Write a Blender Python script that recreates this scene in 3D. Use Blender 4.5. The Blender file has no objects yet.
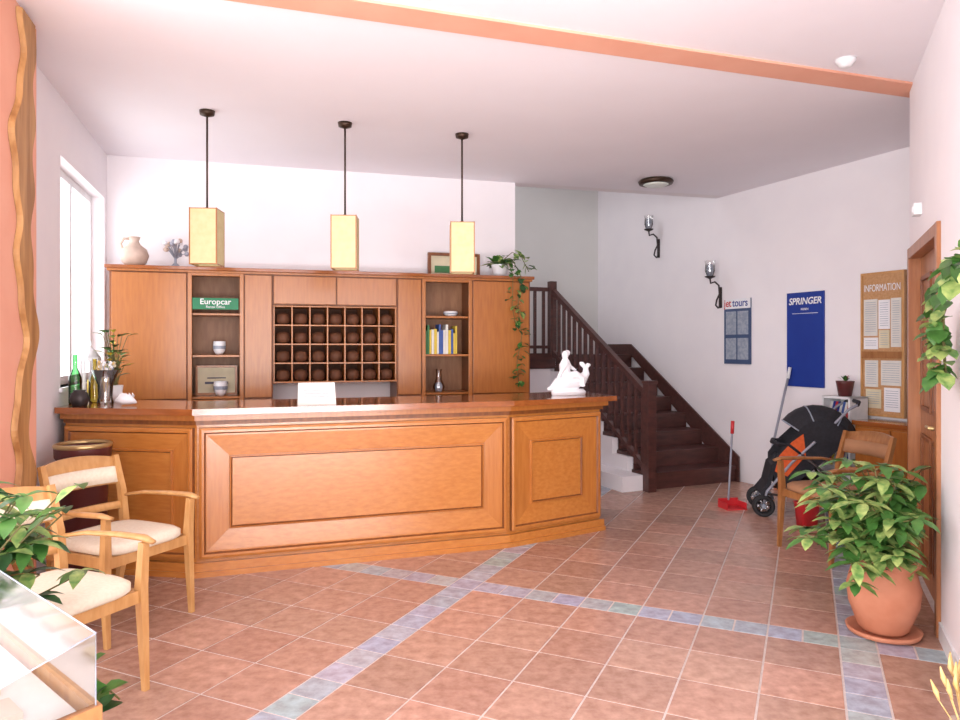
import bpy, bmesh, math, random
from mathutils import Vector, Matrix
random.seed(7)
scene=bpy.context.scene
def lin(c):
    o=[]
    for x in c[:3]:
        x/=255.0
        o.append(x/12.92 if x<=0.04045 else ((x+0.055)/1.055)**2.4)
    return (o[0],o[1],o[2],1)
# ---------------------------------------------------------------- materials
def pmat(name,c,rough=.6,c2=None,scale=8,stretch=(1,1,1),metal=0,bump=0,coat=0,detail=3,contrast=(.35,.65)):
    m=bpy.data.materials.new(name); m.use_nodes=True
    nt=m.node_tree; b=nt.nodes['Principled BSDF']
    b.inputs['Roughness'].default_value=rough
    b.inputs['Metallic'].default_value=metal
    b.inputs['Coat Weight'].default_value=coat
    b.inputs['Coat Roughness'].default_value=.15
    if c2 is None: c2=tuple(max(0,min(255,k*.95)) for k in c)
    tc=nt.nodes.new('ShaderNodeTexCoord'); mp=nt.nodes.new('ShaderNodeMapping')
    mp.inputs['Scale'].default_value=stretch
    nz=nt.nodes.new('ShaderNodeTexNoise'); nz.inputs['Scale'].default_value=scale; nz.inputs['Detail'].default_value=detail
    cr=nt.nodes.new('ShaderNodeValToRGB')
    cr.color_ramp.elements[0].position=contrast[0]; cr.color_ramp.elements[1].position=contrast[1]
    cr.color_ramp.elements[0].color=lin(c2); cr.color_ramp.elements[1].color=lin(c)
    nt.links.new(tc.outputs['Object'],mp.inputs[0]); nt.links.new(mp.outputs[0],nz.inputs[0])
    nt.links.new(nz.outputs[0],cr.inputs[0]); nt.links.new(cr.outputs[0],b.inputs['Base Color'])
    if bump:
        bp=nt.nodes.new('ShaderNodeBump'); bp.inputs['Strength'].default_value=bump; bp.inputs['Distance'].default_value=.01
        nt.links.new(nz.outputs[0],bp.inputs['Height']); nt.links.new(bp.outputs[0],b.inputs['Normal'])
    return m
WALL=pmat('plaster_white',(243,238,241),.85,(240,235,239),3)
CEIL=pmat('plaster_ceiling',(247,243,249),.9,(245,241,247),2)
PEACH=pmat('plaster_peach',(238,178,152),.8,(234,170,144),4,bump=.03)
WOODH=pmat('wood_honey_horizontal',(192,124,60),.28,(176,106,46),9,(.5,5,5),coat=.4,detail=6,contrast=(.3,.7))
WOODV2=pmat('wood_honey_stile',(186,118,56),.28,(170,101,42),9,(5,5,.5),coat=.4,detail=6,contrast=(.3,.7))
WOODV=pmat('wood_honey_vertical',(178,110,50),.35,(162,95,40),9,(5,5,.5),coat=.3,detail=6,contrast=(.3,.7))
WOODD=pmat('wood_honey_dark',(132,76,34),.4,(110,60,26),6,(5,5,1))
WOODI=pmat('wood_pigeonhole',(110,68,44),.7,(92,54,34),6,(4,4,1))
WOODT=pmat('wood_counter_top',(158,90,44),.16,(138,76,36),6,(.7,6,6),coat=.7)
STAIR=pmat('wood_stair_dark',(88,50,44),.4,(68,38,34),6,(1,4,4),coat=.2)
LIGHTW=pmat('wood_beech',(204,156,100),.4,(190,140,84),8,(4,4,1),coat=.2)
MIDW=pmat('wood_chair_brown',(166,114,68),.4,(146,94,52),8,(4,4,1),coat=.2)
DRIFT=pmat('wood_driftwood',(192,146,92),.6,(156,108,60),4,(5,5,.6),bump=.3)
DOORW=pmat('wood_door',(170,110,66),.4,(148,90,50),5,(6,6,.6),coat=.2)
CREAM=pmat('fabric_cream',(232,222,202),.9,(226,214,192),60)
SHADE=pmat('lampshade_paper',(224,212,166),.8,(218,204,154),20)
IRON=pmat('iron_dark',(60,52,52),.5,metal=.3)
BRONZE=pmat('bronze_dark',(70,52,40),.4,metal=.6)
CHROME=pmat('chrome',(200,200,205),.2,metal=1)
POLE=pmat('pole_grey',(150,152,165),.4)
WHITEP=pmat('white_plastic',(236,236,238),.4)
PORC=pmat('white_ceramic',(240,240,244),.35,(236,236,240))
PAPER=pmat('paper_white',(224,222,216),.8)
PAPERC=pmat('paper_cream',(220,210,180),.8)
CORK=pmat('cork',(198,154,112),.9,(184,138,94),60)
BLUE=pmat('poster_blue',(30,60,150),.4,(26,54,142),3)
NAVY=pmat('poster_navy',(70,88,124),.5)
GREY=pmat('poster_grey',(165,172,184),.5,(138,148,166),30)
INK=pmat('printed_ink',(90,90,110),.7)
GREEN=pmat('sign_green',(12,120,76),.5)
RED=pmat('plastic_red',(200,44,50),.4)
ORANGE=pmat('fabric_orange',(222,98,44),.8,(208,86,34),40)
BLACK=pmat('fabric_black',(36,36,44),.8,(28,28,34),40)
RUBBER=pmat('rubber_black',(35,35,38),.7)
TERRA=pmat('terracotta',(204,136,106),.7,(190,120,90),6,bump=.1)
SOIL=pmat('soil',(60,42,30),1,(40,28,20),40)
LEAF1=pmat('leaf_green',(84,132,62),.4,(56,104,44),14)
LEAF2=pmat('leaf_variegated',(176,192,114),.4,(92,138,68),22)
LEAF3=pmat('leaf_dark',(50,90,46),.45,(36,72,38),14)
STEM=pmat('plant_stem',(110,104,60),.7)
WHEAT=pmat('dry_wheat',(226,196,136),.8,(208,172,106),30)
MAROON=pmat('bin_maroon',(92,40,38),.4)
GOLD=pmat('brass_rim',(200,172,120),.3,metal=.7)
STONE=pmat('jug_clay_pale',(206,184,170),.7,(188,164,150),10)
BEIGE=pmat('display_beige',(218,206,190),.7,(206,192,174),6)
B1=pmat('book_green',(60,120,70),.6); B2=pmat('book_yellow',(220,190,70),.6); B3=pmat('book_blue',(60,90,160),.6); B4=pmat('book_white',(225,222,215),.6)
DKGLASS=pmat('cabinet_interior',(152,106,72),.5,(134,90,58),6,(5,5,1))
GROUT=pmat('grout',(212,200,194),.9,(200,186,180),30)
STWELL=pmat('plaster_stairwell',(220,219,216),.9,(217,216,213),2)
def glass(name,col=(1,1,1,1),fac=.12,rough=.03):
    m=bpy.data.materials.new(name); m.use_nodes=True; nt=m.node_tree
    nt.nodes.remove(nt.nodes['Principled BSDF']); out=nt.nodes['Material Output']
    t=nt.nodes.new('ShaderNodeBsdfTransparent'); t.inputs[0].default_value=col
    g=nt.nodes.new('ShaderNodeBsdfGlossy'); g.inputs['Roughness'].default_value=rough
    lw=nt.nodes.new('ShaderNodeFresnel'); lw.inputs[0].default_value=1.5
    ma=nt.nodes.new('ShaderNodeMath'); ma.operation='ADD'; ma.inputs[1].default_value=fac
    mx=nt.nodes.new('ShaderNodeMixShader')
    nt.links.new(lw.outputs[0],ma.inputs[0]); nt.links.new(ma.outputs[0],mx.inputs[0])
    nt.links.new(t.outputs[0],mx.inputs[1]); nt.links.new(g.outputs[0],mx.inputs[2]); nt.links.new(mx.outputs[0],out.inputs[0])
    return m
GLASS=glass('clear_glass'); BOTG=glass('green_bottle_glass',(.35,.75,.4,1),.05); BOTY=glass('amber_bottle_glass',(.85,.75,.25,1),.05)
def tilemat():
    m=bpy.data.materials.new('floor_tile'); m.use_nodes=True; nt=m.node_tree; b=nt.nodes['Principled BSDF']
    at=nt.nodes.new('ShaderNodeAttribute'); at.attribute_name='tint'
    tc=nt.nodes.new('ShaderNodeTexCoord'); nz=nt.nodes.new('ShaderNodeTexNoise'); nz.inputs['Scale'].default_value=16; nz.inputs['Detail'].default_value=7; nz.inputs['Roughness'].default_value=.6
    cr=nt.nodes.new('ShaderNodeValToRGB'); cr.color_ramp.elements[0].position=.3; cr.color_ramp.elements[1].position=.7
    cr.color_ramp.elements[0].color=(.72,.66,.64,1); cr.color_ramp.elements[1].color=(1.14,1.18,1.18,1)
    mx=nt.nodes.new('ShaderNodeMix'); mx.data_type='RGBA'; mx.blend_type='MULTIPLY'; mx.inputs[0].default_value=1
    nt.links.new(tc.outputs['Object'],nz.inputs[0]); nt.links.new(nz.outputs[0],cr.inputs[0])
    nt.links.new(at.outputs['Color'],mx.inputs[6]); nt.links.new(cr.outputs[0],mx.inputs[7]); nt.links.new(mx.outputs[2],b.inputs['Base Color'])
    b.inputs['Roughness'].default_value=.26
    return m
TILE=tilemat()
# ---------------------------------------------------------------- mesh builder
class MB:
    def __init__(s): s.v=[];s.f=[];s.m=[];s.s=[];s.mats=[];s.M=Matrix.Identity(4)
    def add(s,vs,fs,mat,smooth=False):
        o=len(s.v); s.v+= [s.M@Vector(p) for p in vs]
        if mat not in s.mats: s.mats.append(mat)
        i=s.mats.index(mat)
        for f in fs: s.f.append([o+k for k in f]); s.m.append(i); s.s.append(smooth)
    def box(s,x0,x1,y0,y1,z0,z1,mat):
        s.add([(x0,y0,z0),(x1,y0,z0),(x1,y1,z0),(x0,y1,z0),(x0,y0,z1),(x1,y0,z1),(x1,y1,z1),(x0,y1,z1)],
              [(0,3,2,1),(4,5,6,7),(0,1,5,4),(1,2,6,5),(2,3,7,6),(3,0,4,7)],mat)
    def prism(s,poly,z0,z1,mat,smooth=False):
        n=len(poly)
        s.add([(p[0],p[1],z0) for p in poly]+[(p[0],p[1],z1) for p in poly],
          [tuple(range(n-1,-1,-1)),tuple(range(n,2*n))]+[(i,(i+1)%n,n+(i+1)%n,n+i) for i in range(n)],mat,smooth)
    def lathe(s,prof,c,mat,n=24,closed=True):
        vs=[];fs=[]
        for r,z in prof:
            for i in range(n):
                a=2*math.pi*i/n; vs.append((c[0]+r*math.cos(a),c[1]+r*math.sin(a),c[2]+z))
        for j in range(len(prof)-1):
            for i in range(n): fs.append((j*n+i,j*n+(i+1)%n,(j+1)*n+(i+1)%n,(j+1)*n+i))
        if closed:
            fs.append(tuple(range(n-1,-1,-1))); k=(len(prof)-1)*n; fs.append(tuple(range(k,k+n)))
        s.add(vs,fs,mat,True)
    def stack(s,rings,c,mat,n=28,e=4):
        vs=[];fs=[]
        for z,sx,sy in rings:
            for i in range(n):
                a=2*math.pi*i/n; ca,sa=math.cos(a),math.sin(a)
                vs.append((c[0]+sx*math.copysign(abs(ca)**(2/e),ca),c[1]+sy*math.copysign(abs(sa)**(2/e),sa),c[2]+z))
        for j in range(len(rings)-1):
            for i in range(n): fs.append((j*n+i,j*n+(i+1)%n,(j+1)*n+(i+1)%n,(j+1)*n+i))
        fs.append(tuple(range(n-1,-1,-1))); k=(len(rings)-1)*n; fs.append(tuple(range(k,k+n)))
        s.add(vs,fs,mat,True)
    def ball(s,c,r,mat,n=14,m=8):
        if not hasattr(r,'__len__'): r=(r,r,r)
        vs=[];fs=[]
        for j in range(1,m):
            t=math.pi*j/m
            for i in range(n):
                a=2*math.pi*i/n; vs.append((c[0]+r[0]*math.sin(t)*math.cos(a),c[1]+r[1]*math.sin(t)*math.sin(a),c[2]-r[2]*math.cos(t)))
        vs+= [(c[0],c[1],c[2]-r[2]),(c[0],c[1],c[2]+r[2])]; b=len(vs)-2
        for j in range(m-2):
            for i in range(n): fs.append((j*n+i,j*n+(i+1)%n,(j+1)*n+(i+1)%n,(j+1)*n+i))
        for i in range(n): fs.append((b,(i+1)%n,i)); k=(m-2)*n; fs.append((b+1,k+i,k+(i+1)%n))
        s.add(vs,fs,mat,True)
    def tube(s,pts,rad,mat,n=8,square=False,sx=1,sy=1,smooth=True):
        pts=[Vector(p) for p in pts]
        if not hasattr(rad,'__len__'): rad=[rad]*len(pts)
        if square: n=4; smooth=False
        vs=[];fs=[];prev=None
        for k,p in enumerate(pts):
            d=(pts[min(k+1,len(pts)-1)]-pts[max(k-1,0)]).normalized()
            if prev is None:
                up=Vector((0,0,1)) if abs(d.z)<.9 else Vector((1,0,0))
                x=d.cross(up).normalized()
            else: x=(prev-d*prev.dot(d)).normalized()
            prev=x; y=d.cross(x).normalized()
            for i in range(n):
                a=2*math.pi*(i+(.5 if square else 0))/n
                vs.append(p+(x*math.cos(a)*sx+y*math.sin(a)*sy)*rad[k]*(1.414 if square else 1))
        for k in range(len(pts)-1):
            for i in range(n): fs.append((k*n+i,k*n+(i+1)%n,(k+1)*n+(i+1)%n,(k+1)*n+i))
        fs.append(tuple(range(n-1,-1,-1))); q=(len(pts)-1)*n; fs.append(tuple(range(q,q+n)))
        s.add(vs,fs,mat,smooth)
    def cyl(s,a,b,r,mat,n=16): s.tube([a,b],r,mat,n)
    def torus(s,c,axis,R,r,mat,n=24,k=8):
        axis=Vector(axis).normalized(); up=Vector((0,0,1)) if abs(axis.z)<.9 else Vector((1,0,0))
        x=axis.cross(up).normalized(); y=axis.cross(x); vs=[];fs=[]; c=Vector(c)
        for i in range(n):
            a=2*math.pi*i/n; d=x*math.cos(a)+y*math.sin(a)
            for j in range(k):
                b=2*math.pi*j/k; vs.append(c+d*(R+r*math.cos(b))+axis*r*math.sin(b))
        for i in range(n):
            for j in range(k): fs.append((i*k+j,((i+1)%n)*k+j,((i+1)%n)*k+(j+1)%k,i*k+(j+1)%k))
        s.add(vs,fs,mat,True)
    def leaf(s,p,d,L,W,mat,droop=.25):
        p=Vector(p); d=Vector(d).normalized(); up=Vector((0,0,1))
        x=d.cross(up)
        if x.length<.05: x=Vector((1,0,0))
        x.normalize(); nn=x.cross(d)
        pr=[(0,.06),(.25,.7),(.5,1),(.75,.75),(1,.0)]
        vs=[]
        for t,w in pr:
            q=p+d*L*t-up*(droop*L*t*t)
            vs+= [q-x*W*.5*w+nn*W*.12*w, q, q+x*W*.5*w+nn*W*.12*w]
        fs=[]
        for k in range(len(pr)-1):
            fs+= [(k*3,k*3+1,k*3+4,k*3+3),(k*3+1,k*3+2,k*3+5,k*3+4)]
        s.add(vs,fs,mat,True)
    def build(s,name,loc=(0,0,0),rz=0,bevel=0,remesh=0,parent=None,recalc=True):
        me=bpy.data.meshes.new(name); me.from_pydata([tuple(v) for v in s.v],[],s.f)
        for m in s.mats: me.materials.append(m)
        for i,p in enumerate(me.polygons): p.material_index=s.m[i]; p.use_smooth=s.s[i]
        if recalc:
            bm=bmesh.new(); bm.from_mesh(me); bmesh.ops.recalc_face_normals(bm,faces=bm.faces[:]); bm.to_mesh(me); bm.free()
        o=bpy.data.objects.new(name,me); scene.collection.objects.link(o)
        o.location=loc; o.rotation_euler=(0,0,rz)
        if parent: o.parent=parent
        if bevel:
            b=o.modifiers.new('bevel','BEVEL'); b.width=bevel; b.segments=2; b.limit_method='ANGLE'; b.angle_limit=math.radians(50)
        if remesh:
            r=o.modifiers.new('remesh','REMESH'); r.mode='VOXEL'; r.voxel_size=remesh; r.use_smooth_shade=True
            sm=o.modifiers.new('smooth','SMOOTH'); sm.iterations=3; sm.factor=.5
        return o
def text(body,name,parent,loc,size,mat,align='CENTER',off=.008,shear=0,sx=1):
    c=bpy.data.curves.new(name,'FONT'); c.body=body; c.size=size; c.align_x=align; c.extrude=.0008; c.offset=off*size; c.shear=shear
    c.materials.append(mat)
    o=bpy.data.objects.new(name,c); scene.collection.objects.link(o); o.parent=parent; o.location=loc; o.rotation_euler=(math.pi/2,0,0); o.scale=(sx,1,1)
    return o
V2=lambda a:Vector((a[0],a[1]))
# ---------------------------------------------------------------- room plan (metres, camera stands at x=0,y=0)
H=3.23
C=V2((-3.36,6.44)); Wd=V2((.959,.283)); BE=V2((.37,7.54)); A=V2((2.81,8.19)); SD=V2((.405,-.914))
K=V2((1.75,10.6)); R0=V2((2.89,4.81)); RD=V2((-.417,-.909)); LD=V2((.298,-.954))
TH_B=math.atan2(.283,.959); TH_S=math.atan2(-.914,.405); TH_R=math.atan2(-.909,-.417); TH_L=math.atan2(.954,-.298)
def wall(name,a,b,z0,z1,th,mat,openings=()):
    a=V2(a);b=V2(b); L=(b-a).length; d=(b-a)/L; mb=MB()
    xs=0
    for (s0,s1,q0,q1) in sorted(openings):
        if s0>xs: mb.box(xs,s0,0,th,z0,z1,mat)
        if q0>z0: mb.box(s0,s1,0,th,z0,q0,mat)
        if q1<z1: mb.box(s0,s1,0,th,q1,z1,mat)
        xs=s1
    if xs<L: mb.box(xs,L,0,th,z0,z1,mat)
    return mb.build(name,(a.x,a.y,0),math.atan2(d.y,d.x))
SB=4.6
wall('wall_back',C+Wd*-.1,BE,0,SB,.15,WALL)
LEND=C+LD*3.4
wall('wall_left',LEND,C,0,H,.2,WALL,[(3.4-1.6,3.4-.12,1.22,2.82)])
wall('wall_left_return',(-3.6,3.2),LEND+V2((.05,0)),0,H,.15,WALL)
wall('wall_left_front',(-3.6,-3),(-3.6,3.2),0,H,.15,WALL,[(.5,5.6,.3,2.85)])  # unseen opening, added so light reaches the right wall
Bx=A+SD*3.7
wall('wall_stairs',K,Bx,0,SB,.15,WALL)
wall('wall_niche',Bx,(Bx.x,4.1),0,H,.15,WALL)
R1=R0+RD*3.1
wall('wall_right',R0,R1,0,H,.16,WALL,[(.05,1.25,0,2.15)])
wall('wall_niche_return',(4.31,4.158),R0+V2((.16*.909,-.16*.417)),0,H,.1,WALL)
wall('wall_right_return',R1,(4.6,.9),0,H,.15,WALL)
wall('wall_right_front',(4.6,.95),(4.6,-3),0,H,.15,WALL)
wall('wall_front',(4.6,-3),(-3.6,-3),0,H,.2,WALL,[(.4,2.7,0,2.75),(2.95,5.25,0,2.75),(5.5,7.8,0,2.75)])
mb=MB()
for s0,s1 in ((.4,2.7),(2.95,5.25),(5.5,7.8)):
    for x in (s0,(s0+s1)/2-.03,s1-.06): mb.box(x,x+.06,.05,.12,0,2.75,WHITEP)
    mb.box(s0,s1,.05,.12,2.69,2.75,WHITEP); mb.box(s0,s1,.05,.12,.0,.08,WHITEP)
mb.build('window_2',(4.6,-3,0),math.pi)
def frame_rect(mb,x0,x1,z0,z1,w,y0,y1,mat):
    mb.box(x0,x0+w,y0,y1,z0,z1,mat); mb.box(x1-w,x1,y0,y1,z0,z1,mat); mb.box(x0+w,x1-w,y0,y1,z0,z0+w,mat); mb.box(x0+w,x1-w,y0,y1,z1-w,z1,mat)
mb=MB(); frame_rect(mb,.5,5.6,.3,2.85,.06,.05,.11,WHITEP)
for x in (1.75,3.02,4.3): mb.box(x,x+.06,.05,.11,.36,2.79,WHITEP)
mb.build('added_window_left_front',(-3.6,-3,0),math.pi/2)  # invented out-of-view window frame for the added left-front opening
SL=V2((-1.22,9.29))
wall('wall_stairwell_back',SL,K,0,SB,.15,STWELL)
wall('wall_stairwell_left',(-1.2,7.15),SL,0,SB,.15,WALL)
mb=MB(); dn=V2((-.26,.966))*.15
mb.prism([BE,A,A+dn,BE+dn],H,SB,WALL); mb.build('wall_lintel_back')
mb=MB(); mb.prism([(-1.5,7.0),(3.2,8.2),(2.2,11),(-1.6,9.4)],SB,SB+.1,CEIL); mb.build('ceiling_stairwell')
P1=V2((-2.42,3.9)); nL=V2((-.954,-.298))
mb=MB(); mb.prism([P1,P1+LD*.72,P1+LD*.72+nL*.2,P1+nL*.2],0,H,PEACH); mb.build('wall_pier_left')
mb=MB()
mb.prism([(-4,-3.2),(4.9,-3.2),(5,8.77),A,BE,C,(-4,6.25)],H,H+.1,CEIL); mb.build('ceiling')
mb=MB()
mb.prism([(-4.0,2.64),(2.99,4.93),(3.1,4.76),(-3.93,2.45)],H-.015,H,PEACH); mb.build('trim_1')
# floor
U=V2((.416,.909)); Vv=V2((.909,-.416))
poly=[(-3.36,6.44),(.2,7.49),(-1.2,7.2),(-1.22,9.29),(1.75,10.6),(2.81,8.19),(4.31,4.81),(4.31,4.16),(2.89,4.81),(1.6,1.99),(4.6,.9),(4.6,-3),(-3.6,-3),(-3.6,3.2),(-2.35,3.2)]
def inside(p):
    r=False;n=len(poly)
    for i in range(n):
        x1,y1=poly[i];x2,y2=poly[(i+1)%n]
        if (y1>p[1])!=(y2>p[1]) and p[0]<(x2-x1)*(p[1]-y1)/(y2-y1)+x1: r=not r
    return r
T=.3375; SW=.17; g=.005
x=.232+SW/2
vl=[(.232-SW/2,.232+SW/2,1)]
while x<8: vl.append((x,x+T,0)); x+=T
x=.232-SW/2
for k in range(6): vl.append((x-T,x,0)); x-=T
vl.append((x-SW,x,1)); x-=SW
while x>-8: vl.append((x-T,x,0)); x-=T
ul=[(4.08-SW/2,4.08+SW/2,1)]
x=4.08+SW/2
while x<11.5: ul.append((x,x+T,0)); x+=T
x=4.08-SW/2
while x>-6: ul.append((x-T,x,0)); x-=T
me=bpy.data.meshes.new('floor'); V=[];F=[];cols=[];mi=[]
for (v0,v1,bv) in vl:
    for (u0,u1,bu) in ul:
        if bv and not bu: segs=[(v0,v1,u0,(u0+u1)/2),(v0,v1,(u0+u1)/2,u1)]
        elif bu and not bv: segs=[(v0,(v0+v1)/2,u0,u1),((v0+v1)/2,v1,u0,u1)]
        else: segs=[(v0,v1,u0,u1)]
        for a0,a1,b0,b1 in segs:
            cs=[Vv*p+U*q for p,q in ((a0+g,b0+g),(a1-g,b0+g),(a1-g,b1-g),(a0+g,b1-g))]
            if not any(inside(c) for c in cs): continue
            k=random.uniform(.93,1.05)
            if bu or bv: col=lin((176+random.uniform(-8,8),184+random.uniform(-8,8),196+random.uniform(-8,8)))
            else: col=lin((190*k+random.uniform(-4,4),150*k,132*k))
            o=len(V)
            V+= [(c.x,c.y,0) for c in cs]+[(c.x,c.y,-.004) for c in cs]
            for f in ((0,1,2,3),(0,4,5,1),(1,5,6,2),(2,6,7,3),(3,7,4,0)): F.append([o+i for i in f]); cols.append(col); mi.append(0)
o=len(V); V+=[(-4.2,-3.4,-.0025),(5,-3.4,-.0025),(5,11.2,-.0025),(-4.2,11.2,-.0025),(-4.2,-3.4,-.1),(5,-3.4,-.1),(5,11.2,-.1),(-4.2,11.2,-.1)]
for f in ((0,1,2,3),(7,6,5,4),(0,4,5,1),(1,5,6,2),(2,6,7,3),(3,7,4,0)): F.append([o+i for i in f]); cols.append((.5,.5,.5,1)); mi.append(1)
me.from_pydata(V,[],F); me.materials.append(TILE); me.materials.append(GROUT)
ca=me.color_attributes.new('tint','FLOAT_COLOR','CORNER')
for p in me.polygons:
    p.material_index=mi[p.index]
    for li in p.loop_indices: ca.data[li].color=cols[p.index]
fo=bpy.data.objects.new('floor',me); scene.collection.objects.link(fo)
mb=MB(); mb.box(1.26,3.1,-.012,0,0,.09,WHITEP); mb.build('baseboard_right',(R0.x,R0.y,0),TH_R)
mb=MB(); mb.box(.72,3.6,-.012,0,0,.08,TERRA); mb.build('baseboard_stairs',(A.x,A.y,0),TH_S)
mb=MB()
frame_rect(mb,1.8,3.28,1.22,2.82,.06,.1,.16,WHITEP); mb.box(2.51,2.57,.1,.16,1.28,2.76,WHITEP)
mb.box(1.76,3.32,-.02,.19,1.19,1.22,WHITEP)
mb.build('window_1',(LEND.x,LEND.y,0),TH_L)
# bottles and a lantern on the counter beside the window
for x,y,m,s in ((-2.82,4.98,BOTG,1.1),(-2.76,5.12,BOTY,1.0),(-2.80,5.42,BOTG,1.2)):
    mb=MB(); mb.lathe([(.035*s,0),(.038*s,.02),(.038*s,.17*s),(.014*s,.23*s),(.014*s,.31*s),(.018*s,.315*s)],(0,0,0),m,16); mb.build('glass_bottle',(x,y,1.10))
mb=MB()
mb.box(-.06,.06,-.06,.06,0,.02,PORC); mb.box(-.06,.06,-.06,.06,.30,.32,PORC); mb.lathe([(.07,.32),(.03,.38),(.01,.40)],(0,0,0),PORC,4); mb.torus((0,0,.425),(0,1,0),.022,.004,PORC,14,6)
for sx in (-.054,.054):
    for sy in (-.054,.054): mb.box(sx-.006,sx+.006,sy-.006,sy+.006,.02,.30,PORC)
    for k in (-.02,.02): mb.box(sx-.002,sx+.002,k-.002,k+.002,.02,.30,PORC); mb.box(k-.002,k+.002,sx-.002,sx+.002,.02,.30,PORC)
mb.cyl((0,0,.02),(0,0,.16),.022,B2); mb.build('candle_lantern',(-2.86,5.25,1.10),TH_L)
# door in right wall
mb=MB()
mb.box(.052,.12,-.02,.15,0,2.15,DOORW); mb.box(1.18,1.248,-.02,.15,0,2.15,DOORW); mb.box(.12,1.18,-.02,.15,2.08,2.148,DOORW)
mb.box(.12,1.18,.05,.09,.01,2.08,DOORW)
for z0,z1 in ((.15,.95),(1.1,1.95)):
    for x0,x1 in ((.22,.6),(.7,1.08)): frame_rect(mb,x0,x1,z0,z1,.03,.035,.055,WOODD)
mb.cyl((.95,.05,1.05),(.95,-.01,1.05),.012,GOLD); mb.tube([(.95,-.01,1.05),(.84,-.012,1.05)],.01,GOLD); mb.box(.93,.97,.042,.05,.95,1.12,GOLD)
mb.build('door_1',(R0.x,R0.y,0),TH_R,bevel=.003)
# wavy driftwood slab on pier
mb=MB(); n=110; L=[];R=[]
for i in range(n+1):
    z=.02+3.18*i/n
    w=.10+.022*math.sin(z*3.1)
    c=-.25+.045*math.sin(z*4.2+1)+.02*math.sin(z*9.5)
    L.append((c-w+.03*math.sin(z*9)+.02*math.sin(z*21+1),z)); R.append((c+w+.04*math.sin(z*7.5+2)+.026*math.sin(z*17),z))
for i in range(n):
    mb.add([(L[i][0],-.028,L[i][1]),(R[i][0],-.028,R[i][1]),(R[i+1][0],-.028,R[i+1][1]),(L[i+1][0],-.028,L[i+1][1]),
            (L[i][0]-.012,-.002,L[i][1]),(R[i][0]+.012,-.002,R[i][1]),(R[i+1][0]+.012,-.002,R[i+1][1]),(L[i+1][0]-.012,-.002,L[i+1][1])],
           [(0,1,2,3),(1,5,6,2),(4,0,3,7)],DRIFT)
mb.build('driftwood_panel',(P1.x,P1.y,0),TH_L,recalc=False)
# ---------------------------------------------------------------- wall cabinet (key rack)
cab=MB(); D=.4; ZT=2.2
X=[.0,.62,1.085,1.333,2.46,2.70,3.197,3.80]
def door_panel(mb,x0,x1,z0,z1,y=0,mat=WOODV): mb.box(x0,x1,y-.02,y,z0,z1,mat)
for a,b in ((0,1),(6,7),(2,3),(4,5)):
    cab.box(X[a],X[b],0,D,.0,ZT-.03,WOODD)
    door_panel(cab,X[a]+(.02 if a==0 else .01),X[b]-(.02 if b==7 else .01),1.05,ZT-.06); door_panel(cab,X[a]+.015,X[b]-.015,.1,1.03)
for a,b in ((X[1],X[2]),(X[5],X[6])):
    cab.box(a,b,D-.02,D,.0,ZT-.03,DKGLASS)
    for z in (1.04,1.41,1.78): cab.box(a,b,.03,D-.02,z,z+.02,WOODV)
    cab.box(a,b,0,D-.02,0,1.0,WOODV)
    frame_rect(cab,a,b,1.0,ZT-.04,.035,-.015,.01,WOODV)
cx0,cx1=X[3],X[4]
cab.box(cx0,cx1,0,D,1.88,ZT-.03,WOODD); mid=(cx0+cx1)/2
door_panel(cab,cx0+.01,mid-.005,1.89,ZT-.06); door_panel(cab,mid+.005,cx1-.01,1.89,ZT-.06)
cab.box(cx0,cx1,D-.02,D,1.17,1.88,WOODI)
cab.box(cx0,cx1,0,D,0,.85,WOODV)
cab.box(cx0,cx1,D-.01,D,.85,1.17,WALL)
nc,nr=7,4
cw=(cx1-cx0-.02)/nc; ch=.69/nr
for i in range(nc+1):
    x=cx0+.01+cw*i; cab.box(x-.007,x+.007,.0,D-.02,1.17,1.88,WOODV)
for j in range(nr+1):
    z=1.18+ch*j; cab.box(cx0,cx1,.002,D-.02,z-.007,z+.007,WOODV)
for i in range(nc):
    for j in range(nr):
        xc=cx0+.01+cw*(i+.5); zc=1.18+ch*j+.007
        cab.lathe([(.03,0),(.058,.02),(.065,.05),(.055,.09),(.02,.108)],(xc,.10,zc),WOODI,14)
cab.box(-.03,3.83,-.05,D,ZT-.03,ZT,WOODT); cab.box(-.015,3.815,-.03,D,ZT-.05,ZT-.03,WOODV)
CO=(C.x+.283*.42+.959*.1,C.y-.959*.42+.283*.1,0)
cab.build('reception_key_cabinet',CO,TH_B,bevel=.003)
def cabw(x,y,z=0):
    c,s=math.cos(TH_B),math.sin(TH_B); return (CO[0]+c*x-s*y,CO[1]+s*x+c*y,z)
mb=MB(); mb.box(-.19,.19,0,.008,0,.1,GREEN); o=mb.build('car_rental_sign',cabw(.85,-.03,1.83),TH_B)
text('Europcar','sign_lettering',o,(0,-.002,.045),.07,WHITEP); text('Rental Office','sign_lettering_small',o,(0,-.002,.012),.03,WHITEP,off=0)
def bowl(name,x,z,r=.06,h=.1,mat=PORC):
    mb=MB(); mb.lathe([(r*.5,0),(r*.9,h*.3),(r,h*.7),(r*.95,h),(r*.85,h),(r*.85,h*.6),(r*.4,.012)],(0,0,0),mat)
    mb.lathe([(r*.98,h*.42),(r*1.01,h*.5),(r*1.01,h*.6),(r*.99,h*.66)],(0,0,0),GREY,closed=False)
    return mb.build(name,cabw(x,.15,z),TH_B)
bowl('ceramic_cup',.87,1.432,.055,.12); bowl('ceramic_cup',.88,1.062,.06,.13); bowl('ceramic_cup',3.02,1.802,.07,.05)
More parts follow.
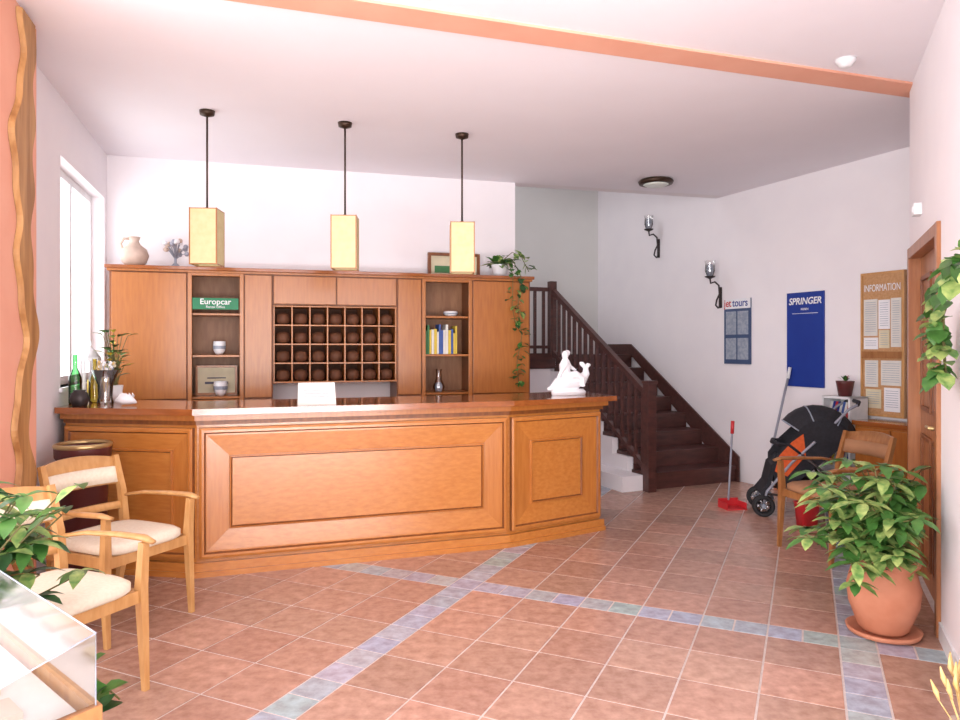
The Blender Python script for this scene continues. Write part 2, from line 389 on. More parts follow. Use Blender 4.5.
mb=MB(); mb.box(-.17,.17,0,.015,0,.26,PAPERC); frame_rect(mb,-.18,.18,-.0,.27,.02,-.01,.015,WOODV); mb.box(-.1,.1,-.002,0,.1,.12,INK); mb.box(-.08,.08,-.002,0,.15,.16,INK); mb.build('framed_certificate',cabw(.84,.25,1.062),TH_B)
mb=MB(); mb.lathe([(.05,0),(.06,.05),(.03,.12),(.025,.2),(.035,.22)],(0,0,0),GLASS,closed=False); mb.lathe([(.04,.0),(.045,.06),(.02,.09)],(0,0,.002),GREY); mb.build('glass_decanter',cabw(2.9,.15,1.062),TH_B)
mb=MB(); x=0
for k in range(14):
    w=random.uniform(.018,.03); h=random.uniform(.2,.29); mb.box(x,x+w-.002,0,.16,0,h,random.choice([B1,B2,B3,B4,B1,B2])); x+=w
mb.build('book_row',cabw(2.74,.06,1.432),TH_B)
mb=MB(); mb.lathe([(.055,0),(.1,.04),(.118,.1),(.1,.155),(.05,.195),(.036,.225),(.05,.262),(.042,.262),(.03,.22)],(0,0,0),STONE)
mb.tube([(-.04,0,.245),(-.085,0,.245),(-.11,0,.2),(-.09,0,.15)],.012,STONE); mb.build('clay_jug',cabw(.17,.15,ZT),TH_B)
mb=MB(); mb.lathe([(.035,0),(.04,.02),(.012,.05),(.012,.09)],(0,0,0),POLE)
for k in range(18):
    a=k*2.4; q=Vector((math.cos(a)*random.uniform(.03,.12),math.sin(a)*.07,random.uniform(.12,.25)))
    mb.tube([(0,0,.08),q*.6+Vector((0,0,.05)),q],.004,POLE,5); mb.ball(q,.022,random.choice([PORC,POLE,STONE]),8,6)
mb.build('silver_flower_ornament',cabw(.50,.18,ZT),TH_B)
mb=MB(); frame_rect(mb,-.27,.27,0,.25,.03,-.02,.015,WOODD); mb.box(-.24,.24,.0,.01,.03,.22,PAPERC); mb.box(-.2,.2,-.006,0,.05,.12,B1); mb.ball((.05,-.004,.15),(.06,.003,.04),B2)
mb.build('framed_picture',cabw(3.10,.33,ZT),TH_B)
mb=MB(); mb.lathe([(.06,0),(.085,.12),(.09,.13),(.075,.13)],(0,0,0),PORC); mb.lathe([(.075,.12),(.01,.121)],(0,0,0),SOIL)
def vine(mb,pts,n,L,mats,spread=.04,stem=.004):
    pts=[Vector(p) for p in pts]; mb.tube(pts,stem,STEM,5)
    for k in range(n):
        t=random.random()*(len(pts)-1); i=int(t); q=pts[i].lerp(pts[min(i+1,len(pts)-1)],t-i)
        d=Vector((random.uniform(-1,1),random.uniform(-1,.3),random.uniform(-.6,.4))); 
        l=L*random.uniform(.7,1.2)
        mb.leaf(q+Vector((random.uniform(-spread,spread),-random.uniform(0,spread),random.uniform(-spread,spread))),d,l,l*.8,random.choice(mats),.3)
for k in range(44):
    a=random.uniform(0,6.28); mb.leaf((math.cos(a)*.04,math.sin(a)*.04,.13),(math.cos(a),math.sin(a),random.uniform(.1,1.5)),random.uniform(.08,.18),.075,random.choice([LEAF1,LEAF2,LEAF1]))
vine(mb,[(0,0,.15),(.07,-.18,.17),(.13,-.27,.0),(.10,-.27,-.3),(.14,-.27,-.6),(.09,-.27,-.85),(.11,-.27,-1.08)],80,.07,[LEAF1,LEAF1,LEAF3,LEAF2])
vine(mb,[(0,0,.15),(.03,-.18,.14),(.05,-.27,.0),(.04,-.27,-.3),(.08,-.27,-.5)],26,.06,[LEAF1,LEAF3,LEAF2])
vine(mb,[(0,0,.15),(.1,-.1,.25),(.18,-.15,.2),(.24,-.2,.05)],20,.08,[LEAF1,LEAF2])
mb.build('trailing_ivy',cabw(3.54,.18,ZT),TH_B,recalc=False)
# ---------------------------------------------------------------- reception counter
Q=[V2((-2.80,4.83)),V2((-1.853,4.68)),V2((.211,5.39)),V2((.985,5.89))]
nb=V2((-.32,.947)); Qb=[V2((-2.98,5.48)),Q[1]+nb*.62,Q[2]+nb*.62,Q[3]+V2((-.3,.95))*.6]
mb=MB()
mb.prism([*Q,*reversed(Qb)],0,1.05,WOODH)
def seg_n(a,b): d=(b-a).normalized(); return V2((d.y,-d.x))
def offs(pts,o,e0=0,e1=0):
    out=[]
    for i,p in enumerate(pts):
        ns=[]
        if i>0: ns.append(seg_n(pts[i-1],p))
        if i<len(pts)-1: ns.append(seg_n(p,pts[i+1]))
        n=sum(ns,V2((0,0))).normalized(); n=n/(n.dot(ns[0])); q=p+n*o
        out.append(q)
    out[0]=out[0]-(pts[1]-pts[0]).normalized()*e0; out[-1]=out[-1]+(pts[-1]-pts[-2]).normalized()*e1
    return out
for o1,z0,z1,m,e in ((.10,1.06,1.10,WOODT,.10),(.05,1.02,1.06,WOODV,.05),(.02,.99,1.02,WOODD,.02)):
    F1=offs(Q,o1,0,e); B2_=[Qb[0]+V2((0,.03)),Qb[1]+nb*.03,Qb[2]+nb*.03,Qb[3]+V2((e*.85,e*.5))]
    mb.prism([*F1,*reversed(B2_)],z0,z1,m)
for o1,z0,z1,m in ((.035,0,.09,WOODH),(.05,.0,.035,WOODH)):
    F1=offs(Q,o1,0,.02); mb.prism([*F1,*reversed(Q)],z0,z1,m)
def mitre_panel(mb,a,b,z0,z1,ins,darks):
    d=(b-a); L=d.length; d/=L; n=seg_n(a,b)
    def P(x,z,y): p=a+d*x+n*y; return (p.x,p.y,z)
    ringp=[]
    for i,y in ins:
        ringp.append([P(i,z0+i,y),P(L-i,z0+i,y),P(L-i,z1-i,y),P(i,z1-i,y)])
    for k in range(len(ringp)-1):
        r0,r1=ringp[k],ringp[k+1]
        for j in range(4):
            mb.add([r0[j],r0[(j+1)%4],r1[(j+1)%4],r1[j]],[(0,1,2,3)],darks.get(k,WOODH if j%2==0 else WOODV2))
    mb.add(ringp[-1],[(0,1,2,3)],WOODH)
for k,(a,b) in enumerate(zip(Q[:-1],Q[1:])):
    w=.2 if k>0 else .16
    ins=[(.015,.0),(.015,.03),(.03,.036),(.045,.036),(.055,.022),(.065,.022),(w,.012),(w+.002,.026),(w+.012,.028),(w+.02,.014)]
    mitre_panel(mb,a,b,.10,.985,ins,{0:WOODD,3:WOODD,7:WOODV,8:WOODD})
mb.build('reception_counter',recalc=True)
mb=MB(); mb.add([(-.13,-.07,0),(.13,-.07,0),(.125,0,.15),(-.125,0,.15)],[(0,1,2,3)],PAPER); mb.add([(-.13,.07,0),(.13,.07,0),(.125,.004,.15),(-.125,.004,.15)],[(0,3,2,1)],PAPER)
for j in range(5):
    zz=.03+.022*j; yy=-.07+.07*zz/.15-.002; ww=[.05,.09,.08,.09,.06][j]
    mb.add([(-ww,yy,zz),(ww,yy,zz),(ww,yy+.0014,zz+.003),(-ww,yy+.0014,zz+.003)],[(0,1,2,3)],GREY)
mb.build('desk_card',(-1.15,5.03,1.10),TH_B,recalc=False)
mb=MB()
mb.stack([(0,.15,.07),(.03,.155,.075),(.05,.13,.06)],(0,0,0),PORC,e=2)
mb.tube([(-.15,0,.06),(-.1,0,.09),(-.02,0,.11),(.06,0,.11),(.12,0,.13),(.16,0,.18),(.155,0,.235)],[.025,.055,.07,.065,.05,.032,.018],PORC,12)
mb.tube([(.155,0,.225),(.12,0,.26),(.1,0,.27)],[.018,.022,.008],PORC,8); mb.tube([(.155,0,.225),(.18,0,.25),(.2,0,.25)],[.018,.022,.008],PORC,8)
mb.tube([(-.15,0,.06),(-.19,0,.05)],[.025,.014],PORC,8)
mb.tube([(-.02,0,.15),(-.035,0,.2),(-.03,0,.25),(-.03,0,.285),(-.03,0,.31)],[.055,.046,.052,.035,.02],PORC,12)
mb.ball((-.032,-.002,.335),(.03,.032,.036),PORC); mb.ball((-.01,.01,.35),(.028,.028,.026),PORC)
mb.tube([(-.02,-.02,.15),(.05,-.045,.17),(.1,-.05,.14),(.11,-.05,.07)],[.04,.036,.026,.018],PORC,10)
mb.tube([(-.02,.02,.15),(.03,.05,.16),(.05,.06,.09)],[.034,.03,.02],PORC,10)
mb.tube([(-.03,-.035,.27),(-.075,-.05,.22),(-.1,-.03,.16),(-.11,-.01,.12)],[.021,.018,.015,.012],PORC,8)
mb.tube([(-.02,.035,.27),(.03,.05,.24),(.08,.03,.2)],[.021,.017,.013],PORC,8)
mb.build('mermaid_figurine',(.74,5.97,1.10),.3,remesh=.005)
mb=MB(); mb.lathe([(.05,0),(.055,.01),(.045,.05),(.05,.14),(.09,.24),(.088,.24),(.046,.14),(.04,.05),(.03,.02)],(0,0,0),GLASS,closed=False)
for k in range(24):
    a=k*2.4; r=random.uniform(.03,.1); hh=random.uniform(.24,.31); mb.tube([(0,0,.03),(math.cos(a)*.02,math.sin(a)*.02,.15),(math.cos(a)*r,math.sin(a)*r*.7,hh)],.0025,WHEAT if k%2 else GREY,4)
    mb.ball((math.cos(a)*r,math.sin(a)*r*.7,hh),.012,random.choice([PAPERC,WHEAT,PORC]),6,4)
mb.build('glass_vase',(-2.62,5.0,1.10))
mb=MB(); mb.tube([(-.06,0,.03),(-.02,0,.045),(.03,0,.035),(.07,0,.015)],[.012,.042,.032,.006],PORC,14)
for k in range(5): mb.tube([(-.03+k*.02,0,.06),(-.035+k*.02,-.02,.085)],[.01,.002],PORC,6)
mb.build('sea_shell',(-2.42,4.88,1.103),.3)
mb=MB(); mb.lathe([(.045,0),(.06,.05),(.05,.09),(.035,.1),(.04,.11)],(0,0,0),IRON); mb.build('small_dark_pot',(-2.70,4.82,1.10))
mb=MB(); mb.lathe([(.045,0),(.06,.12),(.05,.12)],(0,0,0),PORC)
for k in range(46):
    a=random.uniform(0,6.28); z=random.uniform(.18,.52); r=random.uniform(.02,.09); mb.tube([(0,0,.08),(math.cos(a)*.02,math.sin(a)*.02,z*.6),(math.cos(a)*r,math.sin(a)*r,z)],.003,STEM,4)
    mb.leaf((math.cos(a)*r,math.sin(a)*r,z),(math.cos(a),math.sin(a),.5),.09,.05,random.choice([LEAF1,LEAF2,B2,LEAF1,LEAF3]))
mb.build('flower_bunch',(-2.68,5.24,1.10),recalc=False)
# ---------------------------------------------------------------- pendants
for (x,y) in ((-2.0,5.24),(-1.042,5.52),(-.146,5.81)):
    mb=MB(); mb.lathe([(.008,-.045),(.05,-.03),(.055,0)],(0,0,H),BRONZE); mb.cyl((0,0,2.52),(0,0,H-.03),.0075,BRONZE,8)
    w=.094; z0,z1=2.1,2.5
    for sx in (-1,1):
        mb.box(sx*w-.002,sx*w+.002,-w,w,z0,z1,SHADE); mb.box(-w,w,sx*w-.002,sx*w+.002,z0,z1,SHADE)
        for sy in (-1,1): mb.box(sx*w-.004,sx*w+.004,sy*w-.004,sy*w+.004,z0-.005,z1+.005,WOODV)
    for z in (z0,z1):
        for s in (-1,1): mb.box(-w,w,s*w-.003,s*w+.003,z-.003,z+.003,WOODV); mb.box(s*w-.003,s*w+.003,-w,w,z-.003,z+.003,WOODV)
    mb.box(-w,w,-.004,.004,z1-.004,z1+.004,BRONZE); mb.box(-.004,.004,-w,w,z1-.004,z1+.004,BRONZE)
    mb.cyl((0,0,2.38),(0,0,2.52),.018,BRONZE); mb.ball((0,0,2.33),.035,PORC)
    mb.build('pendant_lamp',(x,y,0),math.radians(4))
mb=MB(); mb.lathe([(.02,-.075),(.1,-.065),(.14,-.045)],(0,0,0),pmat('frosted_glass',(225,232,225),.3)); mb.lathe([(.135,-.05),(.17,-.045),(.18,-.02),(.16,0)],(0,0,0),BRONZE); mb.build('ceiling_lamp',(1.82,7.4,H))
mb=MB(); mb.lathe([(.015,-.05),(.035,-.045),(.045,-.028),(.055,-.02),(.06,0)],(0,0,0),WHITEP); mb.build('smoke_detector',(2.2,4.3,H))
mb=MB(); mb.box(-.05,.05,-.045,-.001,-.035,.035,WHITEP); mb.box(-.03,.03,-.05,-.045,-.02,.02,PORC); mb.build('motion_sensor',(R0.x+RD.x*.54,R0.y+RD.y*.54,2.33),TH_R,bevel=.005)
# ---------------------------------------------------------------- staircase
STH=math.atan2(.405,.914); S0=(1.76,7.5,0); st=MB(); rise=.175; run=.28; NS=8; WW=1.21
zl=NS*rise; yl=(NS-1)*run
for i in range(NS):
    z=(i+1)*rise; y=i*run
    if i<NS-1:
        st.box(.0,WW,y-.02,y+run,z-.04,z,STAIR); st.box(.01,WW,y,y+.02,z-rise,z-.04,STAIR)
    else: st.box(.0,WW,y-.02,y+.85,z-.04,z,STAIR); st.box(.01,WW,y,y+.02,z-rise,z-.04,STAIR)
pts=[(-.02,0),(-.02,rise-.04)]
for i in range(1,NS): pts+= [(i*run,(i)*rise-.04),(i*run,(i+1)*rise-.04)]
pts+= [(yl+.1,zl-.04),(yl+.1,0)]
n=len(pts)
st.add([(-.06,p[0],p[1]) for p in pts]+[(.02,p[0],p[1]) for p in pts],[tuple(range(n)),tuple(range(2*n-1,n-1,-1))]+[(i,(i+1)%n,n+(i+1)%n,n+i) for i in range(n)],WALL)
st.box(-.32,-.06,.0,1.2,0,.16,WALL)
sk=[(-.05,0),(-.05,.28),(yl,zl+.14),(yl+.86,zl+.14),(yl+.86,zl),(yl,zl),(0,0)]
n=len(sk)
st.add([(WW-.02,p[0],p[1]) for p in sk]+[(WW,p[0],p[1]) for p in sk],[tuple(range(n)),tuple(range(2*n-1,n-1,-1))]+[(i,(i+1)%n,n+(i+1)%n,n+i) for i in range(n)],STAIR)
stair=st.build('staircase',S0,STH)
st=MB()
st.box(-1.9,0,yl-.02,yl+.85,zl-.04,zl,STAIR); st.box(-1.9,0,yl-.03,yl-.01,zl-.18,zl+.02,STAIR)
st.box(-1.9,-.02,yl,yl+.1,0,zl-.04,WALL)
st.build('landing',(0,0,0),0,parent=stair)
rl=MB(); rx=-.03
rl.box(rx-.05,rx+.05,-.12,-.02,0,1.12,STAIR); rl.box(rx-.06,rx+.06,-.13,-.01,1.12,1.15,STAIR)
rh=.86; 
def nose(y): return rise+ y/run*rise
rl.tube([(rx,-.07,nose(-.07)+rh),(rx,yl,nose(yl)+rh-.02)],.03,STAIR,square=True,sx=1.1)
rl.tube([(rx,-.07,nose(-.07)+.06),(rx,yl,nose(yl)+.06)],.025,STAIR,square=True)
y=.04
while y<yl: rl.box(rx-.018,rx+.018,y-.018,y+.018,nose(y)-.02,nose(y)+rh-.02,STAIR); y+=.125
rl.box(rx-.045,rx+.045,yl-.04,yl+.05,zl,zl+.95,STAIR)
rl.box(-1.9,rx,yl,yl+.05,zl+.82,zl+.87,STAIR); rl.box(-1.9,rx,yl,yl+.04,zl+.08,zl+.12,STAIR)
x=rx-.12
while x>-1.85: rl.box(x-.018,x+.018,yl+.005,yl+.037,zl,zl+.84,STAIR); x-=.125
rl.build('railing',(0,0,0),0,bevel=.003,parent=stair)
# ---------------------------------------------------------------- wall things on stairs wall
def onS(s,z,off=0.002):
    p=A+SD*s+V2((-.914,-.405))*off; return (p.x,p.y,z)
for s,z in ((-1.2,2.66),(-.07,1.95)):
    mb=MB(); mb.box(-.02,.02,-.012,0,.0,.24,IRON)
    pts=[(0,-.012,.02),(0,-.04,.0),(0,-.075,.03),(0,-.06,.09),(0,-.02,.16),(0,-.03,.26),(0,-.09,.3),(0,-.15,.28),(0,-.16,.34)]
    mb.tube(pts,.010,IRON,7)
    mb.lathe([(.01,.33),(.055,.35),(.06,.36)],(0,-.16,0),IRON); mb.lathe([(.035,.36),(.055,.42),(.05,.5),(.062,.54)],(0,-.16,0),GLASS,closed=False); mb.lathe([(.03,.36),(.04,.45),(.025,.5)],(0,-.16,0),GREY)
    mb.build('wall_sconce',onS(s,z),TH_S+.0)
mb=MB(); mb.box(0,.4,-.015,0,1.31,2.04,NAVY); mb.box(.03,.19,-.018,-.015,1.36,1.6,GREY); mb.box(.21,.37,-.018,-.015,1.36,1.6,GREY); mb.box(.03,.19,-.018,-.015,1.64,1.9,GREY); mb.box(.21,.37,-.018,-.015,1.64,1.9,GREY); mb.box(.0,.4,-.018,-.015,1.93,2.04,PORC)
o=mb.build('tours_poster',onS(0.0,0),TH_S); text('tours','poster_title',o,(.25,-.02,1.955),.12,BLUE,off=.01,sx=.9); text('jet','poster_title_red',o,(.06,-.02,1.955),.12,RED,off=.01,sx=.9)
mb=MB(); mb.box(0,.45,-.015,0,1.1,2.05,BLUE); mb.box(.07,.38,-.0165,-.015,1.835,1.84,PORC)
o=mb.build('tour_operator_poster',onS(.9,0),TH_S); text('SPRINGER','poster_title',o,(.225,-.018,1.93),.094,PORC,off=.02,shear=.2,sx=.95); text('REISEN','poster_subtitle',o,(.225,-.018,1.87),.03,PORC)
mb=MB(); mb.box(0,.42,-.03,0,.88,2.17,CORK); frame_rect(mb,0,.42,.88,2.17,.02,-.04,-.0,LIGHTW)
for i,(x0,x1,z0,z1) in enumerate(((.03,.165,1.60,1.93),(.175,.285,1.66,1.92),(.295,.39,1.5,1.93),(.18,.28,1.49,1.65),(.03,.17,1.48,1.585),(.04,.17,1.14,1.38),(.2,.39,1.16,1.38),(.23,.38,.93,1.14),(.05,.2,.95,1.12))):
    m=[PAPER,PORC,PAPER,PAPERC,PORC,PAPER,PAPER,PORC,PAPERC][i]; mb.box(x0,x1,-.0345,-.03,z0,z1,m)
    k=z1-.03
    while k>z0+.02: mb.box(x0+.015,x1-.015,-.0352,-.0345,k,k+.004,GREY); k-=.02
mb.box(.02,.4,-.05,-.03,1.40,1.46,MIDW)
o=mb.build('notice_board',onS(1.77,0),TH_S); text('INFORMATION','board_title',o,(.21,-.036,2.0),.09,PORC,off=.0,sx=.58)
mb=MB(); mb.box(0,.7,-.32,-.01,.06,.82,WOODV); mb.box(-.02,.72,-.34,-.005,.82,.86,WOODT); door_panel(mb,.02,.34,.1,.8,-.32); door_panel(mb,.36,.68,.1,.8,-.32); mb.box(.02,.68,-.3,-.03,0,.06,WOODD)
mb.build('wooden_sideboard',onS(1.95,0,.02),TH_S,bevel=.003)
mb=MB(); 
for x in (0,.28): mb.box(x,x+.02,-.24,-.01,0,1.05,WHITEP)
for z in (.05,.4,.72,1.03): mb.box(0,.3,-.24,-.01,z,z+.02,WHITEP)
mb.box(0,.3,-.015,-.01,.0,1.03,WHITEP)
rack=mb.build('leaflet_rack',onS(1.56,0,.05),TH_S)
mb=MB()
for zz in (.42,.74):
    for k in range(9): 
        m=[RED,BLUE,PAPER,B3,PAPER,RED,B2,PAPER,BLUE][(k+int(zz*10))%9]; x0=.03+.026*k
        mb.add([(x0,-.23,zz),(x0+.022,-.23,zz),(x0+.022,-.15,zz+.26),(x0,-.15,zz+.26),(x0,-.22,zz),(x0+.022,-.22,zz),(x0+.022,-.14,zz+.26),(x0,-.14,zz+.26)],[(0,1,2,3),(7,6,5,4),(0,3,7,4),(1,5,6,2),(3,2,6,7)],m)
mb.build('leaflet_row',(0,0,0),0,parent=rack)
mb=MB(); mb.lathe([(.055,0),(.075,.12),(.08,.14),(.06,.14)],(0,0,0),MAROON)
for k in range(22):
    a=random.uniform(0,6.28); mb.leaf((0,0,.13),(math.cos(a),math.sin(a),random.uniform(.8,2.5)),random.uniform(.06,.1),.02,random.choice([LEAF3,RED,LEAF1]))
mb.build('small_potted_plant',onS(1.72,1.05,.18),0,recalc=False)
# ---------------------------------------------------------------- cleaning tools
mb=MB(); mb.prism([(-.1,-.09),(.1,-.09),(.09,.08),(-.09,.08)],0,.008,RED); mb.box(-.1,.1,.07,.08,0,.08,RED); mb.box(-.1,-.093,-.08,.08,0,.06,RED); mb.box(.093,.1,-.08,.08,0,.06,RED)
mb.tube([(0,.07,.06),(.02,.09,.15),(.06,.1,.74)],.01,POLE,8); mb.tube([(.058,.1,.68),(.065,.1,.8)],.017,RED,8)
mb.build('long_handled_dustpan',(2.35,6.66,0),.2)
mb=MB(); mb.tube([(0,0,.1),(.38,.26,1.27)],.013,POLE,8); mb.tube([(.35,.24,1.18),(.382,.262,1.29)],.018,WHITEP,8); mb.tube([(0,0,.15),(-.01,-.01,.08)],[.02,.05],B3,10)
for k in range(46):
    a=random.uniform(0,6.28); r=random.uniform(.04,.13); mb.tube([(0,0,.1),(math.cos(a)*r*.7,math.sin(a)*r*.7,.07),(math.cos(a)*r,math.sin(a)*r,.008)],.008,GREY if k%2 else PAPER,5)
mb.build('floor_mop',(2.78,7.03,0))
# ---------------------------------------------------------------- stroller (local +x = front)
mb=MB()
def wheel(c,R,w=.02):
    mb.torus(c,(0,1,0),R-.018,.018,RUBBER); mb.cyl((c[0],c[1]-w,c[2]),(c[0],c[1]+w,c[2]),.02,GREY,10)
    for k in range(6):
        a=k*math.pi/3; mb.tube([c,(c[0]+math.cos(a)*(R-.02),c[1],c[2]+math.sin(a)*(R-.02))],.006,CHROME,5)
for y in (-.25,.25): wheel((-.3,y,.13),.13)
for y in (-.23,-.17,.17,.23): wheel((.33,y,.095),.095)
for y in (-.2,.2):
    mb.tube([(.33,y,.1),(.3,y,.22),(.1,y,.48),(-.2,y,.78),(-.36,y,.96),(-.43,y,1.0)],.012,POLE,8)
    mb.tube([(-.3,y*1.2,.13),(-.15,y,.42),(.02,y,.56)],.013,IRON,8)
    mb.tube([(-.28,y,.16),(.3,y,.2)],.01,IRON,8)
    mb.tube([(.02,y,.56),(.12,y,.64),(.2,y*.8,.64)],.012,BLACK,8)
mb.tube([(-.43,-.2,1.0),(-.46,-.12,1.02),(-.46,.12,1.02),(-.43,.2,1.0)],.017,BLACK,8)
mb.tube([(.2,-.16,.64),(.23,0,.64),(.2,.16,.64)],.02,BLACK,8)
mb.cyl((-.3,-.25,.13),(-.3,.25,.13),.01,IRON,8)
def ribbon(path,w,t,mat):
    n=len(path); 
    for yy0,yy1,mt in ((-w,-w*.75,BLACK),(-w*.75,w*.75,mat),(w*.75,w,BLACK)):
        vs=[];fs=[]
        for (x,z) in path: vs+= [(x,yy0,z),(x,yy1,z),(x-t,yy0,z-t),(x-t,yy1,z-t)]
        for k in range(n-1):
            o=k*4; fs+= [(o,o+1,o+5,o+4),(o+2,o+6,o+7,o+3),(o,o+4,o+6,o+2),(o+1,o+3,o+7,o+5)]
        fs+= [(0,2,3,1),(4*n-4,4*n-3,4*n-1,4*n-2)]
        mb.add(vs,fs,mt,False)
ribbon([(.36,.2),(.3,.28),(.26,.45),(.18,.52),(-.02,.47),(-.08,.52),(-.2,.7),(-.3,.86)],.18,.03,BLACK)
for y in (-.19,.19):
    mb.add([(.24,y,.3),(.06,y,.3),(-.3,y,.62),(-.36,y,.84),(-.16,y,.84),(.02,y,.78),(.14,y,.66),(.24,y,.52)],[(0,1,2,3,4,5,6,7)],BLACK)
    mb.add([(.235,y*1.03,.40),(.13,y*1.03,.36),(-.02,y*1.03,.55),(.0,y*1.03,.74),(.10,y*1.03,.66),(.20,y*1.03,.54)],[(0,1,2,3,4,5)],ORANGE)
vs=[];fs=[];na,nbk=10,8
for i in range(na+1):
    a=math.radians(15+ i*13)
    for j in range(nbk+1):
        y=-.215+.43*j/nbk; r=.34*(1-.35*abs(y/.215)**3)
        vs.append((-.14-r*math.cos(a),y,.64+r*math.sin(a)))
for i in range(na):
    for j in range(nbk): k=i*(nbk+1)+j; fs.append((k,k+1,k+nbk+2,k+nbk+1))
mb.add(vs,fs,BLACK,True)
for i in (0,3,7,10):   # piping along the canopy bows
    mb.tube([vs[i*(nbk+1)+j] for j in range(nbk+1)],.006,GREY,6)
for j in (0,nbk):
    rim=[vs[i*(nbk+1)+j] for i in range(na+1)]; mb.add(rim+[(-.14,rim[0][1],.64)],[(i,i+1,na+1) for i in range(na)],BLACK)
mb.stack([(0,.2,.15),(.1,.26,.18),(.12,.27,.19)],(-.02,0,.2),BLACK)
mb.build('baby_stroller',(2.88,6.45,0),math.radians(166),recalc=False)
mb=MB(); mb.stack([(0,.07,.06),(.2,.09,.075),(.21,.095,.08),(.21,.08,.065),(.03,.06,.05)],(0,0,0),RED); mb.build('red_bucket',(2.72,5.95,0),.2)
# ---------------------------------------------------------------- armchairs (local +x = front)
def armchair(loc,rz,pad=CREAM,W=LIGHTW):
    mb=MB()
    for sy in (-1,1):
        mb.tube([(.25,sy*.27,0),(.235,sy*.27,.25),(.23,sy*.265,.45),(.24,sy*.27,.645)],[.012,.017,.02,.016],W,square=True)
        mb.tube([(-.30,sy*.22,0),(-.24,sy*.22,.25),(-.22,sy*.22,.45),(-.25,sy*.225,.66),(-.31,sy*.225,.86)],[.013,.018,.02,.018,.015],W,square=True)
        mb.tube([(-.25,sy*.23,.63),(-.12,sy*.27,.65),(.06,sy*.295,.655),(.22,sy*.285,.66),(.29,sy*.275,.65)],[.014,.018,.022,.024,.016],W,10,sy=.6)
        mb.box(-.22,.22,sy*.25-.012,sy*.25+.012,.385,.44,W)
    mb.box(.21,.235,-.25,.25,.385,.44,W); mb.box(-.235,-.21,-.21,.21,.385,.44,W)
    mb.stack([(0,.24,.235),(.01,.25,.25),(.04,.25,.25),(.055,.225,.23),(.06,.18,.18)],(.005,0,.44),pad,36,5)
    def rail(z0,z1,t,bow,mat):
        n=10;vs=[];fs=[]
        for i in range(n+1):
            u=-1+2*i/n; y=.235*u; 
            for z in (z0,z1+.025*(1-u*u)*(1 if z1>.8 else 0)):
                x=-.25-.29*(z-.66)-bow*(1-u*u); vs+= [(x,y,z),(x-t,y,z)]
        for i in range(n):
            o=i*4; fs+= [(o,o+4,o+6,o+2),(o+1,o+3,o+7,o+5),(o,o+1,o+5,o+4),(o+2,o+6,o+7,o+3)]
        fs+= [(0,2,3,1),(4*n,4*n+1,4*n+3,4*n+2)]
        mb.add(vs,fs,mat,True)
    rail(.70,.85,.022,.045,W); rail(.71,.80,-.012,.045,pad); rail(.56,.6,.02,.035,W)
    return mb.build('armchair',loc,rz)
a0=math.atan2(-.4,.9)
armchair((-1.97,3.90,0),a0); armchair((-1.80,2.98,0),a0); armchair((2.56,5.18,0),math.pi+.25,pad=pmat('fabric_tan',(170,124,90),.9),W=MIDW)
mb=MB(); mb.lathe([(.11,0),(.12,.02),(.145,.8),(.158,.82),(.162,.88),(.158,.9),(.14,.9),(.13,.8),(.1,.1)],(0,0,0),MAROON); mb.torus((0,0,.89),(0,0,1),.152,.016,GOLD); mb.torus((0,0,.79),(0,0,1),.146,.01,GOLD)
mb.build('waste_bin',(-2.47,4.45,0))
# ---------------------------------------------------------------- plants
def bush(mb,base,n,hmin,hmax,spread,mats,ok=lambda p:True,L=.13,nw=4,center_dir=None,wr=.42):
    base=Vector(base)
    for k in range(n):
        a=random.uniform(0,6.28); r=spread*random.uniform(.25,1); h=random.uniform(hmin,hmax)
        tip=base+Vector((math.cos(a)*r,math.sin(a)*r,h))
        if center_dir: tip+=Vector(center_dir)
        if not ok(tip): continue
        mid=base.lerp(tip,.5)+Vector((0,0,.08)); mid.x-= (tip.x-base.x)*.15; mid.y-=(tip.y-base.y)*.15
        mb.tube([base,mid,tip],[.007,.005,.003],STEM,5)
        for w in range(nw):
            q=mid.lerp(tip,w/(nw-1)) ; aa=random.uniform(0,6.28)
            nl=6
            st_=q+Vector((math.cos(aa),math.sin(aa),.4))*.05
            mb.tube([q,st_],.003,STEM,4)
            for j in range(nl):
                b=j*2*math.pi/nl+random.uniform(-.2,.2); d=Vector((math.cos(b),math.sin(b),random.uniform(-.25,.3)))
                if ok(st_+d*L): mb.leaf(st_,d,L*random.uniform(.7,1.15),L*wr,random.choice(mats),.35)
def okR(p):
    w=Vector((p[0]+2.11,p[1]+3.74)); v=V2((w.x,w.y))-R0; return v.dot(V2((-.909,.417)))>.06
mb=MB(); mb.lathe([(.13,0),(.17,.012),(.18,.035),(.165,.035),(.15,.02)],(0,0,0),TERRA)
mb.lathe([(.1,.02),(.12,.04),(.165,.16),(.175,.25),(.155,.33),(.145,.36),(.17,.375),(.172,.41),(.15,.41),(.135,.36)],(0,0,0),TERRA,32); mb.lathe([(.14,.37),(.01,.375)],(0,0,0),SOIL)
bush(mb,(0,0,.37),52,.02,.52,.42,[LEAF1,LEAF2,LEAF2,LEAF1],okR,.135,3)
bush(mb,(0,0,.37),20,-.15,.35,.32,[LEAF1,LEAF2],okR,.12,3,center_dir=(.06,-.2,0))
mb.build('schefflera_plant',(2.11,3.74,0),recalc=False)
mb=MB(); mb.lathe([(.1,0),(.14,.25),(.15,.27),(.12,.27)],(0,0,0),TERRA); mb.lathe([(.125,.25),(.01,.251)],(0,0,0),SOIL)
bush(mb,(0,0,.26),44,.3,.74,.36,[LEAF1,LEAF1,LEAF3,LEAF2],lambda p:p[0]>-.3 and not(p[0]>.42),.12,center_dir=(.08,0,0),nw=3)
